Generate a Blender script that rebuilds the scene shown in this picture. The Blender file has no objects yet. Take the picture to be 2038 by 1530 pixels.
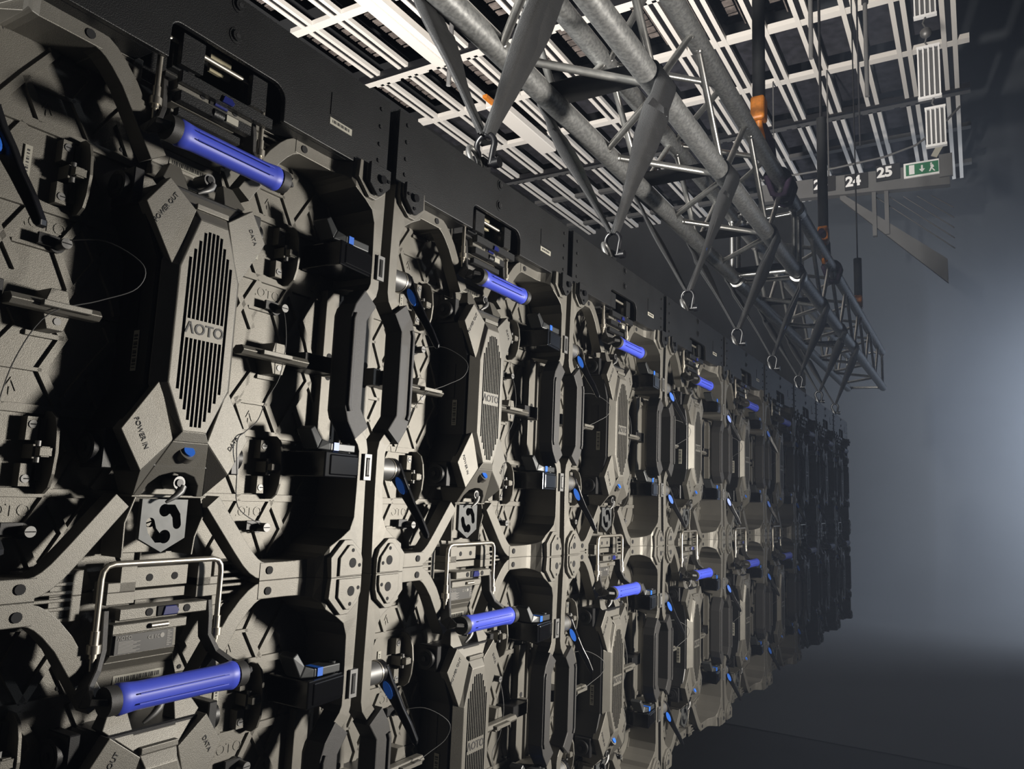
import bpy, math, random
from mathutils import Vector, Matrix
random.seed(7)
S = bpy.context.scene
COL = S.collection
PI = math.pi

# ---------------------------------------------------------------- camera
CAM = (-0.71168674, -0.6186606, 0.09478156)
YAW, PITCH, ROLL, FPX = 1.02662891, 0.142903198, 0.0406876, 1534.80378
cy, sy, cp, sp = math.cos(YAW), math.sin(YAW), math.cos(PITCH), math.sin(PITCH)
fw = Vector((sy * cp, cy * cp, sp)); rt = Vector((cy, -sy, 0)); up = rt.cross(fw)
R_ = rt * math.cos(ROLL) + up * math.sin(ROLL); U_ = up * math.cos(ROLL) - rt * math.sin(ROLL)
cd = bpy.data.cameras.new('camera'); cam = bpy.data.objects.new('camera', cd); COL.objects.link(cam)
M = Matrix.Identity(4)
for i in range(3):
    M[i][0], M[i][1], M[i][2], M[i][3] = R_[i], U_[i], -fw[i], CAM[i]
cam.matrix_world = M
cd.sensor_fit = 'HORIZONTAL'; cd.sensor_width = 36.0; cd.lens = FPX * 36.0 / 2038.0
cd.clip_start = 0.02; cd.clip_end = 100
S.camera = cam

# ---------------------------------------------------------------- view and world
S.view_settings.view_transform = 'Standard'; S.view_settings.look = 'None'
S.view_settings.gamma = 1.0; S.view_settings.exposure = 0.0; S.view_settings.use_curve_mapping = False
S.cycles.use_denoising = True
S.cycles.max_bounces = 5; S.cycles.diffuse_bounces = 1; S.cycles.volume_bounces = 0
W = bpy.data.worlds.new('world'); S.world = W; W.use_nodes = True
W.node_tree.nodes['Background'].inputs[0].default_value = (0.28, 0.36, 0.55, 1)
W.node_tree.nodes['Background'].inputs[1].default_value = 0.003

# ---------------------------------------------------------------- lights of the stage, and unseen helpers for the haze glow
def area(name, loc, target, size, power, color, spread=180):
    l = bpy.data.lights.new(name, 'AREA'); l.shape = 'DISK'; l.size = size; l.energy = power; l.color = color
    l.spread = math.radians(spread)
    o = bpy.data.objects.new(name, l); COL.objects.link(o); o.location = loc
    o.rotation_euler = (Vector(target) - Vector(loc)).to_track_quat('-Z', 'Y').to_euler()
    return o
def spot(name, loc, target, power, color, deg, blend=0.5, rad=0.1):
    l = bpy.data.lights.new(name, 'SPOT'); l.energy = power; l.color = color; l.spot_size = math.radians(deg)
    l.spot_blend = blend; l.shadow_soft_size = rad
    o = bpy.data.objects.new(name, l); COL.objects.link(o); o.location = loc
    o.rotation_euler = (Vector(target) - Vector(loc)).to_track_quat('-Z', 'Y').to_euler()
    return o
area('work_light', (0.98, -1.28, 0.17), (0.60, 0.0, -0.10), 0.21, 32.0, (1.0, 0.94, 0.855), 138)
spot('haze_glow_helper', (2.55, -1.00, 0.42), (-0.5, -1.45, 0.30), 230, (0.80, 0.88, 1.0), 70, 1.0, 0.05)  # unseen spot added to make the haze glow towards the right edge
spot('ceiling_flood', (0.6, 1.6, -0.8), (4.2, 3.6, 5.0), 5200, (1.0, 0.94, 0.88), 95, 0.9, 0.15)
spot('truss_flood', (-1.7, 0.34, 0.84), (1.15, 0.04, 1.16), 1350, (1.0, 0.98, 0.93), 34, 0.8, 0.08)
area('glow_sheet_helper', (10.5, -3.2, 1.5), (12.3, -1.6, 0.9), 1.4, 330, (0.80, 0.87, 1.0))  # unseen light added to spread a bluish glow over the far sheet

# ---------------------------------------------------------------- materials
def mat(name, col, rough=0.5, metal=0.0, noise=0.0, nscale=40.0, bump=0.0, bscale=600.0, emit=None, spec=0.5, col2=None, coat=0.0):
    m = bpy.data.materials.new(name); m.use_nodes = True
    nt = m.node_tree; b = nt.nodes['Principled BSDF']
    b.inputs['Base Color'].default_value = (*col, 1); b.inputs['Roughness'].default_value = rough
    b.inputs['Metallic'].default_value = metal; b.inputs['Specular IOR Level'].default_value = spec
    b.inputs['Coat Weight'].default_value = coat
    tc = nt.nodes.new('ShaderNodeTexCoord')
    if noise or col2:
        n = nt.nodes.new('ShaderNodeTexNoise'); n.inputs['Scale'].default_value = nscale; n.inputs['Detail'].default_value = 5
        nt.links.new(tc.outputs['Object'], n.inputs['Vector'])
        r = nt.nodes.new('ShaderNodeValToRGB'); r.color_ramp.elements[0].position = 0.35; r.color_ramp.elements[1].position = 0.65
        a = [c * (1 - noise) for c in col]; c2 = col2 or [min(1, c * (1 + noise)) for c in col]
        r.color_ramp.elements[0].color = (*a, 1); r.color_ramp.elements[1].color = (*c2, 1)
        nt.links.new(n.outputs['Fac'], r.inputs['Fac']); nt.links.new(r.outputs['Color'], b.inputs['Base Color'])
    if bump:
        n2 = nt.nodes.new('ShaderNodeTexNoise'); n2.inputs['Scale'].default_value = bscale; n2.inputs['Detail'].default_value = 2
        nt.links.new(tc.outputs['Object'], n2.inputs['Vector'])
        bp = nt.nodes.new('ShaderNodeBump'); bp.inputs['Strength'].default_value = bump; bp.inputs['Distance'].default_value = 0.001
        nt.links.new(n2.outputs['Fac'], bp.inputs['Height']); nt.links.new(bp.outputs['Normal'], b.inputs['Normal'])
    if emit:
        b.inputs['Emission Color'].default_value = (*emit[0], 1); b.inputs['Emission Strength'].default_value = emit[1]
    return m
GREY = mat('cast_metal_paint', (0.155, 0.148, 0.130), 0.46, 0.45, noise=0.05, nscale=25, bump=0.25, bscale=1800)
GREYD = mat('rubber_grey', (0.036, 0.035, 0.034), 0.5, 0.1, bump=0.3, bscale=2500)
BLACK = mat('black_plastic', (0.0035, 0.0035, 0.004), 0.45, 0.0, bump=0.1, bscale=1500)
HOLE = mat('dark_socket', (0.004, 0.004, 0.005), 0.8)
GLOSS = mat('gloss_black', (0.004, 0.004, 0.005), 0.34, 0.0, spec=0.35)
CHROME = mat('bright_steel', (0.62, 0.58, 0.50), 0.36, 0.9)
STEEL = mat('satin_steel', (0.17, 0.17, 0.168), 0.5, 0.7)
BLUE = mat('blue_plastic', (0.052, 0.080, 0.56), 0.45)
BLUE2 = mat('blue_inlay', (0.02, 0.13, 0.60), 0.4)
NAVY = mat('navy_button', (0.01, 0.015, 0.12), 0.3)
LABEL = mat('white_label', (0.36, 0.35, 0.30), 0.5)
INK = mat('label_ink', (0.03, 0.03, 0.03), 0.6)
PRINT = mat('grey_print', (0.26, 0.25, 0.23), 0.5)
DLABEL = mat('dark_label', (0.045, 0.044, 0.042), 0.45)
BEAM = mat('black_powder_coat', (0.008, 0.0084, 0.009), 0.45, 0.2, noise=0.25, nscale=14, bump=0.35, bscale=900)
GALV = mat('galvanised_steel', (0.30, 0.305, 0.305), 0.42, 0.5, noise=0.18, nscale=130, col2=(0.42, 0.425, 0.42))
ALU = mat('bright_aluminium', (0.50, 0.495, 0.475), 0.34, 0.9, noise=0.1, nscale=60)
SLING = mat('black_webbing', (0.0065, 0.0068, 0.0075), 0.75, 0.0, noise=0.3, nscale=30, bump=0.8, bscale=500)
PURPLE = mat('purple_webbing', (0.035, 0.018, 0.042), 0.8, noise=0.3)
ORANGE = mat('orange_hook', (0.62, 0.20, 0.02), 0.45, noise=0.2, nscale=60)
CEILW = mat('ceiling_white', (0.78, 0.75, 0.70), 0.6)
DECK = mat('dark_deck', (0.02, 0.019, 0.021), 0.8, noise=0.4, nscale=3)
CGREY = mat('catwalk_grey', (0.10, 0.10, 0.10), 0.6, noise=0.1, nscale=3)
SIGNK = mat('sign_black', (0.01, 0.01, 0.012), 0.5)
SIGNW = mat('sign_white', (0.8, 0.8, 0.8), 0.5)
SIGNG = mat('exit_green', (0.02, 0.16, 0.07), 0.5)
WALLD = mat('stage_wall', (0.035, 0.037, 0.040), 0.9, noise=0.3, nscale=0.6)
FLOORM = mat('stage_floor', (0.012, 0.013, 0.016), 0.8, noise=0.2, nscale=2)
GLOW_SHEET = mat('blue_grey_glow_sheet', (0.07, 0.078, 0.088), 0.95, noise=0.06, nscale=0.7)
LATCH = mat('latch_black', (0.003, 0.003, 0.0035), 0.16, 0.0, spec=0.5)
STEELD = mat('dark_lever', (0.045, 0.048, 0.05), 0.42, 0.4)
WIRE = mat('wire_rope', (0.10, 0.10, 0.10), 0.6, 0.3)
PLATE = mat('zinc_plate', (0.075, 0.078, 0.078), 0.5, 0.45, noise=0.15, nscale=60)
COPPER = mat('brass_plug', (0.75, 0.38, 0.16), 0.3, 1.0)

# ---------------------------------------------------------------- mesh builder
class MB:
    def __init__(s): s.v = []; s.f = []; s.m = []; s.mi = 0; s.sm = []
    def use(s, i): s.mi = i; return s
    def add(s, vs, fs, smooth=False):
        b = len(s.v); s.v += [tuple(p) for p in vs]
        for f in fs: s.f.append(tuple(b + i for i in f)); s.m.append(s.mi); s.sm.append(smooth)
        return s
    def box(s, x0, x1, y0, y1, z0, z1):
        vs = [(x, y, z) for x in (x0, x1) for y in (y0, y1) for z in (z0, z1)]
        return s.add(vs, [(0, 1, 3, 2), (4, 6, 7, 5), (0, 4, 5, 1), (2, 3, 7, 6), (0, 2, 6, 4), (1, 5, 7, 3)])
    def prism(s, poly, y0, y1, inset=None):
        # poly in (x, z); y0 is the face towards the viewer; inset = the front outline when it differs
        fr = inset or poly; n = len(poly)
        vs = [(x, y0, z) for x, z in fr] + [(x, y1, z) for x, z in poly]
        fs = [tuple(range(n)), tuple(range(2 * n - 1, n - 1, -1))] + [(i, n + i, n + (i + 1) % n, (i + 1) % n) for i in range(n)]
        return s.add(vs, fs)
    def prismx(s, poly, x0, x1):
        n = len(poly)
        vs = [(x0, y, z) for y, z in poly] + [(x1, y, z) for y, z in poly]
        fs = [tuple(range(n)), tuple(range(2 * n - 1, n - 1, -1))] + [(i, n + i, n + (i + 1) % n, (i + 1) % n) for i in range(n)]
        return s.add(vs, fs)
    def loft(s, A, B, caps=True):
        n = len(A); vs = list(A) + list(B)
        fs = [(i, (i + 1) % n, n + (i + 1) % n, n + i) for i in range(n)]
        if caps: fs += [tuple(range(n - 1, -1, -1)), tuple(range(n, 2 * n))]
        return s.add(vs, fs)
    def cyl(s, p0, p1, r, n=16, r1=None, caps=True):
        p0 = Vector(p0); p1 = Vector(p1); d = (p1 - p0).normalized(); r1 = r if r1 is None else r1
        a = d.orthogonal().normalized(); b = d.cross(a)
        vs = []
        for p, rr in ((p0, r), (p1, r1)):
            vs += [p + (a * math.cos(2 * PI * i / n) + b * math.sin(2 * PI * i / n)) * rr for i in range(n)]
        s.add(vs, [(i, (i + 1) % n, n + (i + 1) % n, n + i) for i in range(n)], True)
        if caps: s.add(vs, [tuple(range(n - 1, -1, -1)), tuple(range(n, 2 * n))])
        return s
    def tube(s, path, r, n=8, closed=False):
        P = [Vector(p) for p in path]; k = len(P); rings = []; a = None
        for i, p in enumerate(P):
            if closed: d = (P[(i + 1) % k] - P[i - 1]).normalized()
            else: d = (P[min(i + 1, k - 1)] - P[max(i - 1, 0)]).normalized()
            a = (a - d * a.dot(d)).normalized() if a is not None and (a - d * a.dot(d)).length > 1e-6 else d.orthogonal().normalized()
            b = d.cross(a); rr = r[i] if isinstance(r, (list, tuple)) else r
            rings.append([p + (a * math.cos(2 * PI * j / n) + b * math.sin(2 * PI * j / n)) * rr for j in range(n)])
        vs = [q for g in rings for q in g]; fs = []
        for i in range(k if closed else k - 1):
            j2 = (i + 1) % k
            fs += [(i * n + j, i * n + (j + 1) % n, j2 * n + (j + 1) % n, j2 * n + j) for j in range(n)]
        s.add(vs, fs, True)
        if not closed: s.add(vs, [tuple(range(n - 1, -1, -1)), tuple(range((k - 1) * n, k * n))])
        return s
    def sweep(s, path, w, t, side=(1, 0, 0), smooth=False):
        # a strap: rectangle w (along side) x t swept along path
        P = [Vector(p) for p in path]; k = len(P); vs = []
        for i, p in enumerate(P):
            d = (P[min(i + 1, k - 1)] - P[max(i - 1, 0)]).normalized()
            sd = Vector(side[i] if isinstance(side, list) else side); sd = (sd - d * sd.dot(d)).normalized(); nn = d.cross(sd)
            ww = w[i] if isinstance(w, list) else w
            vs += [p + sd * ww / 2 + nn * t / 2, p - sd * ww / 2 + nn * t / 2, p - sd * ww / 2 - nn * t / 2, p + sd * ww / 2 - nn * t / 2]
        fs = [(i * 4 + j, i * 4 + (j + 1) % 4, i * 4 + 4 + (j + 1) % 4, i * 4 + 4 + j) for i in range(k - 1) for j in range(4)]
        return s.add(vs, fs, smooth).add(vs, [(3, 2, 1, 0), tuple(range(4 * k - 4, 4 * k))])
    def band(s, pts, w, y0, y1, wt=None, caps=0.0):
        # a bar lying in the xz plane along pts, width w at y1 and wt at y0
        wt = w if wt is None else wt
        P = [Vector(p) for p in pts]; k = len(P)
        def off(h):
            L, Rr = [], []
            for i, p in enumerate(P):
                d0 = (P[i] - P[i - 1]).normalized() if i else None; d1 = (P[i + 1] - P[i]).normalized() if i < k - 1 else None
                d = ((d0 or d1) + (d1 or d0)).normalized(); c = d.dot(d1 or d0)
                n = Vector((-d.y, d.x)) * (h / max(c, 0.5)); L.append(p + n); Rr.append(p - n)
            return L, Rr
        a, b = off(wt / 2), off(w / 2)
        vs = []
        for i in range(k):
            vs += [(a[0][i].x, y0, a[0][i].y), (a[1][i].x, y0, a[1][i].y), (b[1][i].x, y1, b[1][i].y), (b[0][i].x, y1, b[0][i].y)]
        fs = [(i * 4 + j, i * 4 + (j + 1) % 4, i * 4 + 4 + (j + 1) % 4, i * 4 + 4 + j) for i in range(k - 1) for j in range(4)]
        return s.add(vs, fs).add(vs, [(3, 2, 1, 0), tuple(range(4 * k - 4, 4 * k))])
    def sphere(s, c, r, n=12, sc=(1, 1, 1)):
        vs = []; fs = []
        for i in range(n // 2 + 1):
            th = PI * i / (n // 2)
            for j in range(n):
                ph = 2 * PI * j / n
                vs.append((c[0] + r * sc[0] * math.sin(th) * math.cos(ph), c[1] + r * sc[1] * math.sin(th) * math.sin(ph), c[2] + r * sc[2] * math.cos(th)))
        for i in range(n // 2):
            for j in range(n): fs.append((i * n + j, (i + 1) * n + j, (i + 1) * n + (j + 1) % n, i * n + (j + 1) % n))
        return s.add(vs, fs, True)
    def text(s, body, size, org, ux, uz, depth=0.0006, align='CENTER', bold=0.0):
        c = bpy.data.curves.new('t', 'FONT'); c.body = body; c.size = size; c.extrude = depth / 2; c.align_x = align; c.align_y = 'CENTER'
        c.resolution_u = 3; c.offset = bold
        o = bpy.data.objects.new('t', c); COL.objects.link(o); bpy.context.view_layer.update()
        me = bpy.data.meshes.new_from_object(o.evaluated_get(bpy.context.evaluated_depsgraph_get()))
        ux = Vector(ux).normalized(); uz = Vector(uz).normalized(); nn = ux.cross(uz); org = Vector(org)
        s.add([org + ux * v.co.x + uz * v.co.y + nn * v.co.z for v in me.vertices], [tuple(p.vertices) for p in me.polygons])
        bpy.data.objects.remove(o); bpy.data.meshes.remove(me); bpy.data.curves.remove(c)
        return s
    def mirror(s):
        n = len(s.v); m = len(s.f)
        s.v += [(-x, y, z) for x, y, z in s.v]
        s.f += [tuple(n + i for i in reversed(f)) for f in s.f[:m]]; s.m += s.m[:m]; s.sm += s.sm[:m]
        return s
    def build(s, name, mats, parent=None, bevel=0.0, loc=None, seg=1):
        import bmesh
        me = bpy.data.meshes.new(name); me.from_pydata(s.v, [], s.f)
        mats = mats if isinstance(mats, (list, tuple)) else [mats]
        for m_ in mats: me.materials.append(m_)
        me.polygons.foreach_set('material_index', s.m); me.polygons.foreach_set('use_smooth', s.sm)
        bm = bmesh.new(); bm.from_mesh(me); bmesh.ops.recalc_face_normals(bm, faces=bm.faces); bm.to_mesh(me); bm.free()
        me.update()
        o = bpy.data.objects.new(name, me); COL.objects.link(o)
        if bevel:
            md = o.modifiers.new('b', 'BEVEL'); md.width = bevel; md.segments = seg; md.limit_method = 'ANGLE'; md.angle_limit = math.radians(35)
            md.harden_normals = False
            bake(o)
        if parent: o.parent = parent
        if loc: o.location = loc
        return o

def bake(o):
    bpy.context.view_layer.update()
    me = bpy.data.meshes.new_from_object(o.evaluated_get(bpy.context.evaluated_depsgraph_get()))
    old = o.data; o.modifiers.clear(); o.data = me; me.name = o.name
    bpy.data.meshes.remove(old)
def cut(o, mb, keep=False):
    c = mb.build('cutter', [HOLE, BLACK]); md = o.modifiers.new('c', 'BOOLEAN'); md.object = c; md.operation = 'DIFFERENCE'; md.solver = 'EXACT'; md.use_self = True
    bake(o); bpy.data.objects.remove(c)
def tag(o, label, cat=None, group=None, kind=None):
    if label: o['label'] = label
    if cat: o['category'] = cat
    if group: o['group'] = group
    if kind: o['kind'] = kind
    return o
def empty(name, loc=(0, 0, 0)):
    o = bpy.data.objects.new(name, None); COL.objects.link(o); o.location = loc; o.empty_display_size = 0.05
    return o
def copy_tree(o, parent=None):
    c = o.copy(); COL.objects.link(c)
    c.parent = parent
    for ch in list(o.children): copy_tree(ch, c)
    return c
def smooth(P, n=6):
    P = [Vector(p) for p in P]; out = []
    for i in range(len(P) - 1):
        p0, p1, p2, p3 = P[max(i - 1, 0)], P[i], P[i + 1], P[min(i + 2, len(P) - 1)]
        for j in range(n):
            t = j / n
            out.append(.5 * (2 * p1 + (p2 - p0) * t + (2 * p0 - 5 * p1 + 4 * p2 - p3) * t * t + (3 * p1 - p0 - 3 * p2 + p3) * t ** 3))
    return out + [P[-1]]
def arc(cx, cz, r, a0, a1, n=6):
    return [(cx + r * math.cos(math.radians(a0 + (a1 - a0) * i / n)), cz + r * math.sin(math.radians(a0 + (a1 - a0) * i / n))) for i in range(n + 1)]

H = 0.486          # cabinet height
#==================================================================== the room
def structure(name, mb, m): return tag(mb.build(name, m), None, kind='structure')
structure('floor', MB().box(-6, 13, -7, 7, -1.36, -1.30), FLOORM)
structure('wall_back', MB().box(12.6, 12.8, -7, 7, -1.3, 9), WALLD)
structure('wall_left', MB().box(-6, 13, 7, 7.2, -1.3, 9), WALLD)
structure('wall_right', MB().box(-6, 13, -7.2, -7, -1.3, 9), WALLD)
structure('ceiling', MB().box(-6, 13, -7, 7, 9.0, 9.1), DECK)

# hanging service grid below the roof: a pair of white rails per strip, decks between
RZ = 5.0
k = 0
for i in range(15):
    yc = 5.39 - 0.4243 * i
    t = empty('ceiling_rail', (6.0, yc, RZ))
    for sgn in (-1, 1):
        MB().box(-3.2, 5.9, sgn * 0.049 - 0.023, sgn * 0.049 + 0.023, 0.0, 0.05).build('rail_flange', CEILW, t)
    MB().box(-3.2, 5.9, -0.026, 0.026, 0.012, 0.14).build('rail_web', SIGNK, t)
    tag(t, f'pair of pale ceiling rails running into the distance, {["first", "second", "third", "fourth", "fifth", "sixth", "seventh", "eighth", "ninth", "tenth", "eleventh", "twelfth", "thirteenth", "fourteenth", "last"][i]} from the left', 'ceiling rail', 'pale ceiling rails of the roof grid')
XB = [3.55, 4.70, 5.87, 6.98, 8.06, 9.18, 10.2, 11.4]
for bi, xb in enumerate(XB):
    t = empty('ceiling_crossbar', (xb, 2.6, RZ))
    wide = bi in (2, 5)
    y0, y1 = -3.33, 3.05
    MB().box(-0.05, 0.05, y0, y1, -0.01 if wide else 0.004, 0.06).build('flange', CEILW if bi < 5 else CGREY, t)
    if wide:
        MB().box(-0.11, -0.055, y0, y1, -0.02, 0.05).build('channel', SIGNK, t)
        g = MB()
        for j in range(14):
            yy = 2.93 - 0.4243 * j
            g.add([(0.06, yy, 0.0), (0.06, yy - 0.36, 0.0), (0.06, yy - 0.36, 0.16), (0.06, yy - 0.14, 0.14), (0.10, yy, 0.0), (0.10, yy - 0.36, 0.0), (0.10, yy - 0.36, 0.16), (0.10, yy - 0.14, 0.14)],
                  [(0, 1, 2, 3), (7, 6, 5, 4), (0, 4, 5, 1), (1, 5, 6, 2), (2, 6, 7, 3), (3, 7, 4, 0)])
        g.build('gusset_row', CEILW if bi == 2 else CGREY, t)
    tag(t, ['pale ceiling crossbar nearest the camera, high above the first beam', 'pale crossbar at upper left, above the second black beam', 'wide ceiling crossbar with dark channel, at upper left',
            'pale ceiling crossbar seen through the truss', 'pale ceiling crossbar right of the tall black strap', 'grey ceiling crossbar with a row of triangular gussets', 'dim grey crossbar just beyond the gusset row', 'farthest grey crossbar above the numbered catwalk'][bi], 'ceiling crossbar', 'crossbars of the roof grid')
# dark ribbed deck panels between the rails
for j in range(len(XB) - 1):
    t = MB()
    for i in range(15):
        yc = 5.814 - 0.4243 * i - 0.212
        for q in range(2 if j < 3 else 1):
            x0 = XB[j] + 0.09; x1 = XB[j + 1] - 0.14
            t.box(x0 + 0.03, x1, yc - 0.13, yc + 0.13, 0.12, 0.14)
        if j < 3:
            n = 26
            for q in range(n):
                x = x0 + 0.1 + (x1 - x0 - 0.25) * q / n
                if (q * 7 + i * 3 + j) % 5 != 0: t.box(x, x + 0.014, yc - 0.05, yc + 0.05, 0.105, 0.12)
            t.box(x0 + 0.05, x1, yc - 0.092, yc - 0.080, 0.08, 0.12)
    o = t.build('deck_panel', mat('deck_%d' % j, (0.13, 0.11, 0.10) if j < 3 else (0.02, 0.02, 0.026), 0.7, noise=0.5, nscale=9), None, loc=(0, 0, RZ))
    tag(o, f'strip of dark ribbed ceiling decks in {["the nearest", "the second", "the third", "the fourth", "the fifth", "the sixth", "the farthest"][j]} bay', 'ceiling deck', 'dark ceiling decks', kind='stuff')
# long white duct seen upper left
t = empty('ceiling_duct', (4.6, 4.33, RZ - 0.16))
MB().box(-1.3, 1.1, -0.12, 0.12, 0.0, 0.10).build('duct_body', CEILW, t, bevel=0.01)
MB().box(-1.3, 1.1, -0.05, 0.05, -0.02, 0.0).build('duct_lip', CEILW, t)
tag(t, 'broad white duct along the ceiling left of the first lifting strap', 'duct')
t = empty('ceiling_duct', (7.3, 4.33, RZ - 0.16))
MB().box(-0.55, 0.9, -0.12, 0.12, 0.0, 0.10).build('duct_body', CEILW, t, bevel=0.01)
MB().box(-0.75, -0.55, -0.03, 0.03, 0.02, 0.06).build('duct_hanger', ORANGE, t)
tag(t, 'white duct with orange end, seen between the first pair of straps', 'duct')

# smooth sheet added to carry the right-hand haze glow, curving onto the floor
prof = [(4.5, -1.295)] + [(12.3 - 2.2 + 2.2 * math.sin(a_ * PI / 24), -1.295 + 2.2 - 2.2 * math.cos(a_ * PI / 24)) for a_ in range(13)] + [(12.3, 8.95)]
t = MB(); k = len(prof)
vs = [(x, 1.7, z) for x, z in prof] + [(x, -6.9, z) for x, z in prof] + [(x + .02, 1.7, z - .004) for x, z in prof] + [(x + .02, -6.9, z - .004) for x, z in prof]
t.add(vs, [(i, i + 1, k + i + 1, k + i) for i in range(k - 1)] + [(2 * k + i + 1, 2 * k + i, 3 * k + i, 3 * k + i + 1) for i in range(k - 1)], True)
tag(t.build('glow_sheet', GLOW_SHEET), 'smooth blue-grey sheet added to carry the haze glow at the far right end', 'glow_sheet')

#==================================================================== one display cabinet (origin: bottom centre of its rear face; -y faces the viewer)
def build_cabinet():
    root = empty('display_cabinet')
    # ---------- frame: side rails that bow inwards, shallow arches top and bottom
    # each sample: outer (x,z), inner (x,z), front y
    half = [((.112, .0), (.112, .0185), .020), ((.150, .0), (.150, .0185), .020), ((.166, .0), (.166, .019), .0195), ((.174, .0), (.173, .020), .016),
            ((.180, .0), (.178, .022), .009), ((.184, .0), (.183, .026), .001), ((.188, .0), (.188, .034), -.002), ((.205, .0), (.205, .043), -.002),
            ((.241, .0), (.218, .052), -.002), ((.2415, .045), (.2245, .066), -.001), ((.2415, .10), (.2265, .10), .0), ((.2415, .145), (.2265, .142), .0),
            ((.2385, .156), (.2235, .149), .0), ((.215, .183), (.1975, .178), .001), ((.2125, .19), (.1945, .187), .002), ((.2125, .243), (.1945, .243), .002)]
    full = half + [((o[0], H - o[1]), (i_[0], H - i_[1]), y) for o, i_, y in reversed(half[:-1])]
    f = MB()
    def ring(depth, front=None):
        vs = []
        for (o, i_, y) in full:
            yf = y if front is None else front
            vs += [(o[0], yf, o[1]), (i_[0], yf, i_[1]), (i_[0], depth, i_[1]), (o[0], depth, o[1])]
        k = len(full)
        f.add(vs, [(i * 4 + j, i * 4 + (j + 1) % 4, i * 4 + 4 + (j + 1) % 4, i * 4 + 4 + j) for i in range(k - 1) for j in range(4)]).add(vs, [(3, 2, 1, 0), tuple(range(4 * k - 4, 4 * k))])
    n0 = len(f.v)
    # front rail body, deep at the arches, shallower where it bows
    vs = []
    for idx, (o, i_, y) in enumerate(full):
        bow = 12 <= idx <= len(full) - 13
        d = 0.024 if bow else 0.062
        vs += [(o[0], y, o[1]), (i_[0], y, i_[1]), (i_[0], d, i_[1]), (o[0], d, o[1])]
    k = len(full)
    f.add(vs, [(i * 4 + j, i * 4 + (j + 1) % 4, i * 4 + 4 + (j + 1) % 4, i * 4 + 4 + j) for i in range(k - 1) for j in range(4)]).add(vs, [(3, 2, 1, 0), tuple(range(4 * k - 4, 4 * k))])
    # straight flange behind the bow, with two holes, and the outer wall
    f.box(.207, .228, .050, .0665, .150, H - .150)
    for z in (.2305, .2555): f.use(1).cyl((.2175, .0494, z), (.2175, .051, z), .0040, 12); f.use(0)
    f.box(.2405, .2455, .060, .074, .0, H)
    # arch legs running to the middle
    leg = [(.126, .0093), (.118, .0096), (.111, .0115), (.104, .0155), (.096, .0225), (.084, .036), (.047, .080)]
    f.band(leg, .0172, .0206, .040)
    f.band([(x, H - z) for x, z in leg[:-1]] + [(.049, H - .091)], .0172, .0206, .040)
    for z in (.0105, H - .0105): f.use(1).cyl((.124, .0188, z), (.124, .0225, z), .0042, 14); f.use(0)
    # fins between arch and centre
    for z in (.0015, .0085, .0175, H - .0045, H - .0115, H - .0205): f.box(.074, .112, .034, .062, z, z + .003)
    f.box(.066, .075, .034, .062, .0, .021); f.box(.066, .075, .034, .062, H - .021, H)
    # corner pads
    for zz in (lambda z: z, lambda z: H - z):
        pad = [(.188, 0), (.186, .022), (.206, .041), (.218, .041), (.2335, .029), (.2375, .018), (.2375, 0)]
        f.prism([(x, zz(z)) for x, z in pad], -.007, .002)
        pl = [(.198, .0015), (.198, .0215), (.212, .0355), (.218, .0355), (.2325, .020), (.2345, .012), (.2345, .0015)]
        f.prism([(x, zz(z)) for x, z in pl], -.0098, -.006)
        f.use(1)
        f.cyl((.218, -.0102, zz(.0155)), (.218, -.009, zz(.0155)), .0055, 16); f.cyl((.2175, -.0102, zz(.0295)), (.2175, -.009, zz(.0295)), .0022, 10); f.cyl((.2295, -.0102, zz(.0125)), (.2295, -.009, zz(.0125)), .0022, 10)
        f.use(0)
    f.mirror()
    f.build('frame', [GREY, HOLE], root, bevel=.0011, seg=2)
    # ---------- back pan
    MB().box(-.2415, .2415, .0665, .074, .0, H).build('back_pan', GREY, root)
    # ---------- four led modules
    m = MB()
    hw = .1195
    m.prism([(-hw, .004), (-hw + .012, .0), (hw - .012, .0), (hw, .012), (hw, .098), (hw - .008, .108), (hw - .008, .134), (hw, .144), (hw, .231), (hw - .012, .243 - .002), (-hw + .012, .241), (-hw, .231)], .0620, .0668)
    def rib(pts, w=.0066): m.band([((x - 125) / 1000, z / 1000) for x, z in pts], w + .0010, .0590, .0622, w)
    rib([(6, 153.5), (243, 153.5)], .0072); rib([(6, 84), (243, 84)], .0072)
    for s in (-82, 0):   # repeating lattice above, between and below the two long bars
        rib([(157 + s, 157), (178 + s, 191), (199 + s, 222), (191 + s, 236)])
        rib([(157 + s, 157), (139 + s, 187), (154 + s, 217), (141 + s, 236)]); rib([(154 + s, 217), (122 + s, 217)], .004)
        rib([(139 + s, 187), (102 + s, 187)], .003)
        rib([(178 + s, 191), (196 + s, 157)])
        rib([(157 + s, 81), (139 + s, 50), (155 + s, 18), (149 + s, 4)]); rib([(157 + s, 81), (176 + s, 50), (157 + s, 18)])
        rib([(196 + s, 81), (178 + s, 50), (192 + s, 26)]); rib([(139 + s, 49), (102 + s, 49)], .003)
    rib([(239, 157), (219, 188), (204, 214), (199, 222)]); rib([(219, 188), (243, 187)], .003)
    rib([(239, 81), (220, 50), (236, 20)]); rib([(192, 26), (200, 5)])
    rib([(154, 150), (172, 120), (157, 88)]); rib([(100, 106), (112, 86)]); rib([(196, 88), (215, 118), (199, 150)]); rib([(215, 118), (243, 118)], .003)
    rib([(100, 106), (88, 128), (100, 150)]); rib([(172, 120), (172, 120.5)], .002)
    m.text('\u039bOTO', .0145, (.0, .0618, .069), (1, 0, 0), (0, 0, 1), .0008, bold=0.0)
    m.band([(-.008, .160), (-.008, .170)], .0016, .0612, .0622); m.band([(-.013, .167), (-.008, .177), (-.003, .167)], .0012, .0612, .0622)
    m.use(1)
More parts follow.
